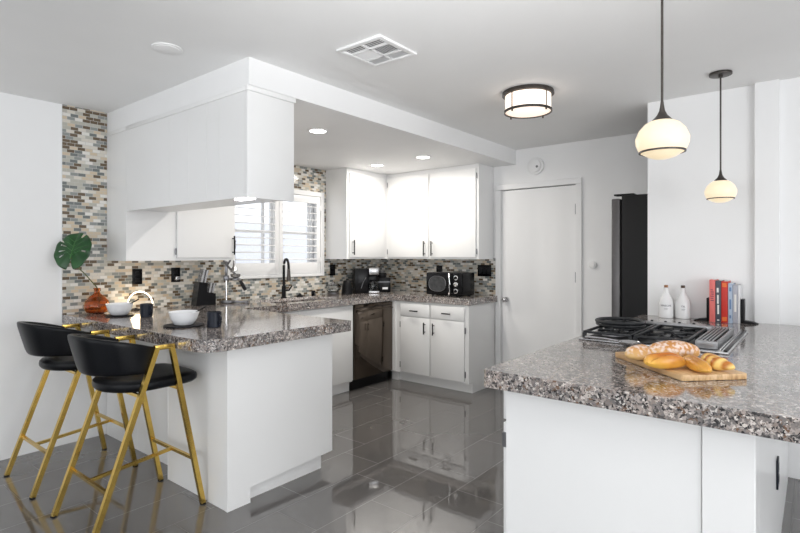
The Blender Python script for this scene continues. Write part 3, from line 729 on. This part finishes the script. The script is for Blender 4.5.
# outlets on the mosaic
def outlet_l(y, z, label, w_=.078, h_=.122, plug=False, gangs=1):
    t = thing('wall_outlet', label, 'outlet', (.008, y, z), 0, 'black outlets on the mosaic')
    MB().box(.0005, .007, -w_/2, w_/2, -h_/2, h_/2, .002).build('cover_plate', M['black'], t)
    for s_ in (-1, 1): MB().box(.007, .0095, -.017, .017, s_*.026-.015, s_*.026+.015, .003).build('socket', M['matte_black'], t)
    if plug: MB().box(.010, .045, -.018, .018, -.045, -.012, .004).cyl((.047, 0, -.028), .010, .01, 'x').build('plug', M['steel'], t)
outlet_l(-2.995, 1.190, 'plain black outlet plate above the glowing ring lamp')
outlet_l(-2.678, 1.195, 'black outlet plate with a small plug left of the knife block', plug=True)
outlet_l(-.864, 1.195, 'black outlet plate on mosaic between window and coffee maker')
def outlet_b(x, z, label, w_, sw, cat='outlet', nm='wall_outlet'):
    t = thing(nm, label, cat, (x, -.008, z), 0, 'black plates on the back mosaic')
    MB().box(-w_/2, w_/2, -.007, -.0005, -.061, .061, .002).build('cover_plate', M['black'], t)
    for dx in sw: MB().box(dx-.016, dx+.016, -.011, -.007, -.032, .032, .002).build('rocker', M['matte_black'], t)
outlet_b(.866, 1.180, 'narrow black outlet plate above the microwave', .08, (0,))
outlet_b(1.448, 1.195, 'wide black three-switch plate at the right end of the mosaic', .165, (-.046, 0, .046), 'switch', 'light_switch')
ot = thing('island_outlet', 'dark outlet plate on the bright side of the island base', 'outlet', (IX1, -2.13, .42))
MB().box(.0005, .008, -.038, .038, -.062, .062, .002).build('cover_plate', M['navy'], ot)
MB().box(.008, .0095, -.016, .016, -.04, -.01).box(.008, .0095, -.016, .016, .01, .04).build('socket', M['black'], ot)

# ================================================================== FRIDGE, WALL BITS
fg = thing('refrigerator', 'tall black refrigerator behind the partition wall, seen from its side', 'refrigerator', (2.99, -.79, 0))
MB().box(.075, .76, 0, .70, .02, 1.812, .004).build('body', M['fridge'], fg)
for y in (0, .352): MB().box(0, .062, y, y+.348, .08, 1.79, .008).build('door', M['fridge_door'], fg)
MB().box(.01, .07, .02, .68, 0.02, .075).build('kick_plate', M['black'], fg)
for y in (.01, .61): MB().box(.015, .16, y, y+.08, 1.8125, 1.825, .003).build('hinge_cover', M['black'], fg)
sdt = thing('smoke_detector', 'round white smoke detector on the wall above the door', 'smoke detector', (2.03, 0, 2.25))
MB().cyl((0, -.012, 0), .085, .024, 'y', 40, bev=.004).cyl((0, -.032, 0), .062, .018, 'y', 40, bev=.006).build('body', M['trim'], sdt)
MB().cyl((.025, -.043, -.01), .012, .006, 'y', 20).build('sensor', M['dark_steel'], sdt)
th = thing('wall_button', 'small round white control on the wall right of the door', 'thermostat', (2.59, 0, 1.27))
MB().cyl((0, -.010, 0), .036, .02, 'y', 36, bev=.003).build('body', M['trim'], th)
MB().cyl((0, -.023, 0), .024, .006, 'y', 30, bev=.001).build('dial', M['ceil'], th)

# ================================================================== CEILING
def spot(loc, power, r=.06):
    d = bpy.data.lights.new('spot_glow', 'AREA'); d.shape = 'DISK'; d.size = r*1.6; d.energy = power; d.color = (1, .95, .88)
    o = bpy.data.objects.new('spot_glow', d); C.objects.link(o); o.location = loc; return o
for (x, y), lab in zip(((1.312, -2.262), (.681, -.876), (1.311, -.934)),
        ('round recessed spotlight nearest the hanging cabinet', 'round recessed spotlight nearest the corner wall cabinet', 'round recessed spotlight nearest the two-door wall cabinet')):
    t = thing('recessed_light', lab, 'ceiling light', (x, y, SF), 0, 'recessed lights in the soffit')
    MB().lathe([(.058, -.001), (.060, -.006), (.078, -.005), (.082, -.001)], seg=40).build('trim_ring', M['trim'], t)
    MB().cyl((0, 0, -.003), .058, .004, seg=40).build('lens', M['bulb_white'], t)
    o = spot((0, 0, -.012), 9); o.parent = t
sp = thing('ceiling_speaker', 'flat round white plate on the ceiling at upper left', 'ceiling plate', (1.575, -3.551, CE))
MB().cyl((0, 0, -.004), .076, .007, seg=40, bev=.003).build('plate', M['ceil'], sp)
MB().cyl((0, 0, -.009), .062, .003, seg=40, bev=.001).build('cover', M['ceil'], sp)
# ceiling vent
vt = thing('ceiling_vent', 'square white ceiling register with dark slotted openings', 'vent', (2.405, -2.84, CE))
S = .152; fm = MB()
for a in ((-S, S, -S, -S+.028), (-S, S, S-.028, S), (-S, -S+.028, -S+.0285, S-.0285), (S-.028, S, -S+.0285, S-.0285)): fm.box(a[0], a[1], a[2], a[3], -.014, -.001, .003)
fm.box(-S+.03, S-.03, -.060, -.048, -.012, -.002).box(-S+.03, S-.03, .048, .060, -.012, -.002).box(-.006, .006, -S+.03, -.05, -.012, -.002).box(-.006, .006, .05, S-.03, -.012, -.002).box(-.006, .006, -.05, .05, -.012, -.002)
fm.build('frame', M['trim'], vt)
MB().box(-S+.02, S-.02, -S+.02, S-.02, -.003, -.001).build('opening', M['vent_dark'], vt)
def slats(x0, x1, y0, y1, ax, n, tilt):
    for i in range(n):
        if ax == 'x':
            y = y0+(i+.5)*(y1-y0)/n; m_ = Matrix.Translation(((x0+x1)/2, y, -.0075)) @ Matrix.Rotation(tilt, 4, 'X'); h = (x1-x0)/2
            MB().box(-h, h, -.0055, .0055, -.0006, .0006, mtx=m_).build('slat', M['trim'], vt)
        else:
            x = x0+(i+.5)*(x1-x0)/n; m_ = Matrix.Translation((x, (y0+y1)/2, -.0075)) @ Matrix.Rotation(tilt, 4, 'Y'); h = (y1-y0)/2
            MB().box(-.0055, .0055, -h, h, -.0006, .0006, mtx=m_).build('slat', M['trim'], vt)
slats(-.122, -.008, -.122, -.062, 'x', 4, math.radians(15)); slats(.008, .122, -.122, -.062, 'x', 4, math.radians(15))
slats(-.122, -.008, -.046, .046, 'y', 8, math.radians(-35)); slats(.008, .122, -.046, .046, 'y', 8, math.radians(50))
slats(-.122, -.008, .062, .122, 'x', 5, math.radians(50)); slats(.008, .122, .062, .122, 'x', 5, math.radians(50))
# flush drum light
fl = thing('flush_ceiling_light', 'lit drum ceiling light with bronze bands in front of the door', 'ceiling light', (2.726, -1.693, CE))
MB().lathe([(0, -.001), (.165, -.001), (.168, -.022), (.160, -.026), (0, -.026)], seg=56).build('ceiling_plate', M['bronze'], fl)
MB().lathe([(.148, -.027), (.148, -.128), (.143, -.131), (0, -.131)], seg=56).build('drum_shade', M['drum'], fl)
MB().lathe([(.147, -.124), (.155, -.122), (.155, -.137), (.147, -.137), (.147, -.124)], seg=56).build('lower_ring', M['bronze'], fl)
for k in range(4):
    a = math.radians(38.7+35+90*k); MB().cyl((.152*math.cos(a), .152*math.sin(a), -.075), .0035, .11, seg=8).cyl((.15*math.cos(a), .15*math.sin(a), -.143), .006, .012, seg=10).build('strut', M['bronze'], fl)
def glow(loc, e, parent, r=.09, col=(1, .86, .68)):
    d = bpy.data.lights.new('lamp_glow', 'POINT'); d.energy = e; d.color = col; d.shadow_soft_size = r
    o = bpy.data.objects.new('lamp_glow', d); C.objects.link(o); o.location = loc; o.parent = parent
# pendants
def pendant(x, y, zc, label, k=1.0):
    R = .107
    def sc(P): return [(a if a < .0405 and b_ > .078 else a*k, b_*k) for a, b_ in P]
    t = thing('pendant_lamp', label, 'pendant lamp', (x, y, CE), 0, 'opal glass pendants over the island')
    z = zc-CE
    MB().cyl((0, 0, -.008), .060, .014, seg=40, bev=.002).cyl((0, 0, -.02), .012, .014).build('canopy', M['bronze'], t)
    MB().cyl((0, 0, (z+.115*k-.02)/2), .0045, abs(z+.115*k)-.02, seg=12).build('rod', M['bronze'], t)
    MB().lathe(sc([(.005, .165), (.007, .145), (.010, .125), (.018, .105), (.030, .090), (.046, .078), (.044, .076), (.0, .078)]), c=(0, 0, z)).build('cone_cap', M['bronze'], t)
    MB().lathe(sc([(.040, .079), (.070, .067), (.092, .042), (R, .006), (R-.002, -.018), (R-.010, -.040), (R-.018, -.054), (R-.022, -.054), (R-.012, -.030), (R-.006, .004), (.088, .038), (.060, .062)]), c=(0, 0, z), seg=48).build('glass_shade', M['shade'], t)
    MB().lathe(sc([(R-.021, -.049), (R-.014, -.050), (R-.014, -.057), (R-.021, -.057), (R-.021, -.049)]), c=(0, 0, z), seg=48).build('metal_ring', M['bronze'], t)
    MB().lathe(sc([(R-.022, -.056), (.070, -.064), (.055, -.074), (.03, -.082), (0, -.085)]), c=(0, 0, z), seg=48).build('lower_lens', M['shade'], t)
    return t
pendant(3.770, -2.800, 1.787, 'larger-looking opal glass pendant nearest the camera, cut off at top of picture', .85)
pendant(3.772, -1.315, 1.737, 'farther opal glass pendant hanging in front of the partition wall', .78)

# ================================================================== ISLAND THINGS
# cooktop
CX0, CX1, CY0, CY1 = 3.285, 3.925, -2.315, -1.68
ck = thing('gas_cooktop', 'black and steel gas cooktop set in the island worktop', 'cooktop', (0, 0, ZC))
MB().box(CX0, CX1, CY0, CY1, .001, .010, .003).box(3.884, CX1, CY1+.0005, -1.50, .001, .010, .003).build('tray', M['steel'], ck)
MB().box(CX0+.025, 3.775, CY0+.025, CY1-.03, .010, .013).build('burner_well', M['matte_black'], ck)
for bx, by in ((3.40, -2.14), (3.65, -2.14), (3.40, -1.93), (3.65, -1.93)):
    b_ = MB().lathe([(0, .013), (.052, .013), (.048, .022), (.034, .026), (0, .026)], c=(bx, by, 0)).build('burner', M['dark_steel'], ck)
    MB().lathe([(0, .027), (.036, .027), (.038, .031), (.034, .036), (0, .037)], c=(bx, by, 0)).build('burner_cap', M['iron'], b_)
for gx0, gx1 in ((3.30, 3.53), (3.54, 3.77)):
    gm = MB(); z0, z1 = .034, .046
    for y in (CY0+.03, -2.035, -1.80): gm.box(gx0, gx1, y-.006, y+.006, z0, z1, .002)
    for x in (gx0+.006, gx1-.006): gm.box(x-.006, x+.006, CY0+.03, -1.80, z0, z1, .002)
    for by in (-2.14, -1.93):
        for a in range(4):
            an_ = math.radians(45+90*a); cx_ = (gx0+gx1)/2
            gm.tube([(cx_+.10*math.cos(an_), by+.085*math.sin(an_), .040), (cx_+.035*math.cos(an_), by+.03*math.sin(an_), .044), (cx_+.028*math.cos(an_), by+.024*math.sin(an_), .036)], .0055, square=True)
    for x in (gx0+.006, gx1-.006):
        for y in (CY0+.03, -2.035, -1.80): gm.box(x-.008, x+.008, y-.008, y+.008, .012, .036)
    gm.build('pan_support', M['iron'], ck)
rg = MB()
ringp = [(3.392+.118*math.cos(a), -1.985+.118*math.sin(a), .070) for a in [2*PI*k/40 for k in range(40)]]
rg.tube(ringp, .0095, 8, closed=True); rg.tube([(p[0], p[1], .0535) for p in ringp], .006, 8, closed=True)
for k in range(5):
    a = 2*PI*k/5+.4; rg.tube([(3.392+.12*math.cos(a), -1.985+.12*math.sin(a), .060), (3.392+.07*math.cos(a), -1.985+.07*math.sin(a), .054)], .007, square=True)
tag(rg.build('wok_ring', M['iron']), 'round cast iron wok ring on the left burners of the cooktop', 'wok ring').location = (0, 0, ZC)
bk = MB().box(3.31, 3.79, -1.775, -1.70, .013, .050, .004); bk.build('rear_rail', M['rail'], ck)
for k in range(7): MB().box(3.34+.07*k, 3.352+.07*k, -1.712, -1.695, .048, .056, .002).build('stud', M['iron'], ck)
vg = MB().box(3.792, 3.800, -2.27, -1.70, .012, .046, .002).box(3.872, 3.880, -2.27, -1.70, .012, .046, .002).box(3.792, 3.880, -2.275, -2.255, .012, .046, .003).box(3.792, 3.880, -1.715, -1.695, .012, .046, .003)
for k in range(4): x = 3.8085+.0145*k; vg.box(x, x+.007, -2.26, -1.71, .034, .046, .001)
vg.build('vent_grille', M['rail'], ck)
MB().box(3.800, 3.872, -2.255, -1.715, .012, .016).build('vent_well', M['black'], ck)
MB().box(3.890, 3.894, CY0+.02, -1.51, .010, .018, .001).build('side_rail', M['chrome'], ck); MB().box(3.903, 3.918, CY0+.02, -1.51, .010, .016, .002).build('side_rail', M['black'], ck)
sp_ = MB(); a0 = Vector((3.325, -2.330, ZC+.022)); a1 = Vector((3.50, -2.345, ZC+.018))
sp_.tube([a0, a0.lerp(a1, .5)+Vector((0, 0, .004)), a1], [.0055, .0045, .005], 10)
bw = MB().lathe([(0, 0), (.025, .002), (.042, .010), (.048, .020), (.046, .021), (.038, .012), (.022, .005), (0, .003)], c=(3.535, -2.352, ZC+.002)); 
me_ = bpy.data.meshes.new('t'); bw.bm.to_mesh(me_); bw.bm.free(); sp_.bm.from_mesh(me_)
tag(sp_.build('ladle', M['steel']), 'steel ladle lying along the front edge of the cooktop', 'ladle')

# cutting board: corners measured on the worktop
BC = Vector((3.795, -2.715, ZC)); BR = math.radians(-44.5)
bw_, bh_ = .430, .245
P = []
for cx, cy, a0 in ((bw_/2-.012, bh_/2-.012, 0), (-bw_/2+.012, bh_/2-.012, 90), (-bw_/2+.012, -bh_/2+.012, 180), (bw_/2-.012, -bh_/2+.012, 270)):
    for k in range(5): a = math.radians(a0+k*22.5); P.append((cx+.012*math.cos(a), cy+.012*math.sin(a)))
bd = MB().prism(P, .001, .021, .002, 2).build('bread_board', M['board']); bd.location = BC; bd.rotation_euler = (0, 0, BR)
tag(bd, 'rectangular wooden bread board under the loaves on the island', 'cutting board')
ZB = ZC+.0215
def loaf(name, label, cat, pos, rot, L_, W_, H_, mat, seed, ridges=0, bend=0.0, slash=0.0, z=0.0):
    rnd = random.Random(seed); bm = bmesh.new(); n, q = 36, 24; rings = []
    ph = [rnd.uniform(0, 6) for _ in range(4)]
    for i in range(n+1):
        t_ = -1+2*i/n; env = max(0.0, 1-abs(t_)**2.4)**.5
        if i in (0, n): env = .06
        rid = 1-.10*(abs(math.sin(ridges*PI*(t_+1)/2))**.5 < .5) if ridges else 1
        if ridges: rid = .78+.22*abs(math.sin(ridges*PI*(t_+1+.25*math.cos(2*PI*0))/2))**.5
        ring = []
        for j in range(q):
            a = 2*PI*j/q; wob = 1+.05*math.sin(3*a+ph[0]+2*t_)+.04*math.sin(5*t_+ph[1]+a)
            yy = math.cos(a)*W_/2*env*wob*rid
            zz = math.sin(a); zz = zz*(H_*.62 if zz > 0 else H_*.38)*env*wob*rid+H_*.38
            if slash and zz > H_*.45: zz -= slash*math.exp(-((yy+.16*W_-.08*W_*t_)/(.10*W_))**2)*env
            ring.append(bm.verts.new((t_*L_/2, yy+bend*(t_*t_)*1.0, zz)))
        rings.append(ring)
    for A, D in zip(rings, rings[1:]):
        for i in range(q): j = (i+1) % q; bm.faces.new((A[i], A[j], D[j], D[i]))
    bm.faces.new(rings[0][::-1]); bm.faces.new(rings[-1])
    mn = min(v.co.z for v in bm.verts)
    for v in bm.verts: v.co.z -= mn
    m = MB(); m.bm.free(); m.bm = bm; o = m.build(name, mat)
    o.location = (pos[0], pos[1], ZB+z); o.rotation_euler = (0, 0, rot)
    return tag(o, label, cat, 'loaves on the bread board')
R39 = math.radians(38.7)
loaf('bread_roll', 'glossy golden split roll at the front of the bread board', 'bread', (3.795, -2.876), R39+.03, .150, .068, .058, M['bread_gloss'], 1, slash=.018)
loaf('bread_loaf', 'largest sugar-dusted loaf at the back of the bread board', 'bread', (3.785, -2.685), R39+.06, .205, .092, .074, M['bread_sugar'], 2)
loaf('bread_loaf', 'smaller sugar-dusted loaf behind the left end of the glossy roll', 'bread', (3.684, -2.768), R39+.3, .120, .072, .058, M['bread_sugar'], 5)
loaf('bread_roll', 'long golden roll between the split roll and the croissant', 'bread', (3.885, -2.832), math.radians(-60), .200, .062, .046, M['bread_gloss'], 3, slash=.010)
loaf('croissant', 'pale ridged croissant at the right end of the bread board', 'croissant', (3.925, -2.765), math.radians(-57), .165, .066, .052, M['bread_pale'], 4, ridges=5, bend=.03)
loaf('bread_roll', 'small end of a pale roll peeping out at the far left of the board', 'bread', (3.640, -2.690), R39, .055, .045, .035, M['bread_pale'], 6)

# bottles with lettering bent round the glaze
def text_mesh(body, size, mat, parent, name, loc=(0, 0, 0), rot=(PI/2, 0, 0), bend_r=None, depth=.0004):
    cu = bpy.data.curves.new('txt', 'FONT'); cu.body = body; cu.size = size; cu.align_x = 'CENTER'; cu.align_y = 'CENTER'; cu.extrude = depth
    to = bpy.data.objects.new('txt', cu); C.objects.link(to); bpy.context.view_layer.update()
    me = bpy.data.meshes.new_from_object(to.evaluated_get(bpy.context.evaluated_depsgraph_get()))
    bpy.data.objects.remove(to); bpy.data.curves.remove(cu); me.name = name
    for v in me.vertices:
        x, y, z = v.co
        if bend_r: a = x/bend_r; v.co = Vector((math.sin(a)*(bend_r+z), -math.cos(a)*(bend_r+z), y))
        else: v.co = Vector((x, -z, y))
    me.materials.clear(); me.materials.append(mat)
    o = bpy.data.objects.new(name, me); C.objects.link(o); o.location = loc
    if parent: o.parent = parent
    return o
for (x, y), word, lab, ck_ in (((3.415, -1.005), 'VINEGAR', 'white glazed bottle lettered VINEGAR with tan cork, nearest the fridge', 'cork'),
                             ((3.516, -.995), 'OIL', 'white glazed bottle lettered OIL with dark cork, nearer the books', 'cork_dark')):
    t = thing('glazed_bottle', lab, 'bottle', (x, y, ZC), math.radians(12), 'white bottles by the partition wall')
    MB().lathe([(0, 0), (.043, 0), (.046, .004), (.0465, .095), (.041, .120), (.028, .145), (.0165, .165), (.0135, .180), (.0135, .196), (.0155, .198), (.0155, .204), (.0, .204)], seg=44).build('body', M['bottle'], t)
    MB().cyl((0, 0, .212), .0125, .018, seg=24, bev=.002).build('cork', M[ck_], t)
    text_mesh(word, .0165, M['ink'], t, 'lettering', (0, 0, .083), bend_r=.0468)
    lm = MB()
    for i, (z, hw_) in enumerate(((.066, .016), (.060, .010))): 
        for s_ in (-1, 0, 1): lm.box(s_*hw_*.6-.004, s_*hw_*.6+.003, -.0472, -.0462, z-.0008, z+.0008)
    lm.build('small_print', M['ink'], t)

# books
def book(x0, wd, h, mat, label, marks, y0=-1.085, dep=.145, accent=None):
    t = thing('book', label, 'book', (x0+wd/2, y0, ZC+.0), 0, 'books between black bookends')
    MB().box(-wd/2+.0005, -wd/2+.003, 0, dep, .0005, h, .0005, 1).box(wd/2-.003, wd/2-.0005, 0, dep, .0005, h, .0005, 1).box(-wd/2+.0005, wd/2-.0005, -.003, .002, .0005, h, .0012).build('cover', mat, t)
    MB().box(-wd/2+.0032, wd/2-.0032, .0025, dep-.004, .003, h-.003).build('pages', M['page'], t)
    for a, b_, zz0, zz1 in marks: MB().box(a*wd, b_*wd, -.0036, -.0031, zz0*h, zz1*h).build('spine_print', accent or M['page'], t)
def bmat(n, c): M[n] = simple(n, c, .45, var=.04); return M[n]
bmat('coral', (.72, .17, .155)); bmat('charcoal', (.075, .08, .10)); bmat('scarlet', (.55, .03, .02)); bmat('sky', (.42, .50, .62)); bmat('greylilac', (.42, .42, .47)); bmat('offwhite', (.75, .75, .76))
bmat('orange', (.75, .16, .03)); bmat('plum', (.22, .05, .08)); bmat('mid_blue', (.14, .22, .38))
bx = 3.682
tt = [(-.28, .28, .50, .52), (-.28, .20, .55, .57), (-.28, .28, .60, .62), (-.2, .28, .65, .67), (-.28, .28, .70, .72), (-.28, .1, .75, .77)]
book(bx, .033, .268, M['coral'], 'tall coral red book, leftmost in the row by the left bookend', tt, accent=M['plum']); bx += .0335
book(bx, .031, .262, M['charcoal'], 'charcoal grey book between the coral and scarlet books', [(-.25, .1, .72, .83), (-.2, .1, .45, .66), (-.15, .15, .2, .42), (-.2, .2, .04, .07)]); bx += .0315
book(bx, .036, .260, M['scarlet'], 'scarlet book with orange band at top and foot of its spine', [(-.34, .34, .86, .96), (-.34, .34, .04, .14)], accent=M['orange']); bx += .0365
book(bx, .025, .248, M['sky'], 'light blue book right of the scarlet book', [(-.25, .25, .80, .90), (-.2, .2, .35, .60), (-.2, .2, .12, .2)], accent=M['mid_blue']); bx += .0255
book(bx, .027, .240, M['greylilac'], 'grey lilac book, second from the right bookend', [(-.2, .2, .3, .75)]); bx += .0275
book(bx, .010, .236, M['offwhite'], 'thin off-white book against the right bookend', []); bx += .0105
def bookend(x, s, label):
    t = thing('bookend', label, 'bookend', (x, -1.04, ZC), 0, 'black bookends')
    MB().box(min(0, s*.018), max(0, s*.018), -.03, .05, .0005, .150, .002).build('upright', M['matte_black'], t)
    P = [(s*.018, 0.0005), (s*.018, .020), (s*.060, .014), (s*.090, .004), (s*.090, .0005)]
    f = MB().prism(P, -.035, .02, .001, 1)
    for v in f.bm.verts: v.co = Vector((v.co.x, v.co.z, v.co.y))
    f.build('foot', M['matte_black'], t)
bookend(3.6815, -1, 'black metal bookend at the coral book')
bookend(bx+.0005, 1, 'black metal bookend at the right end of the books')
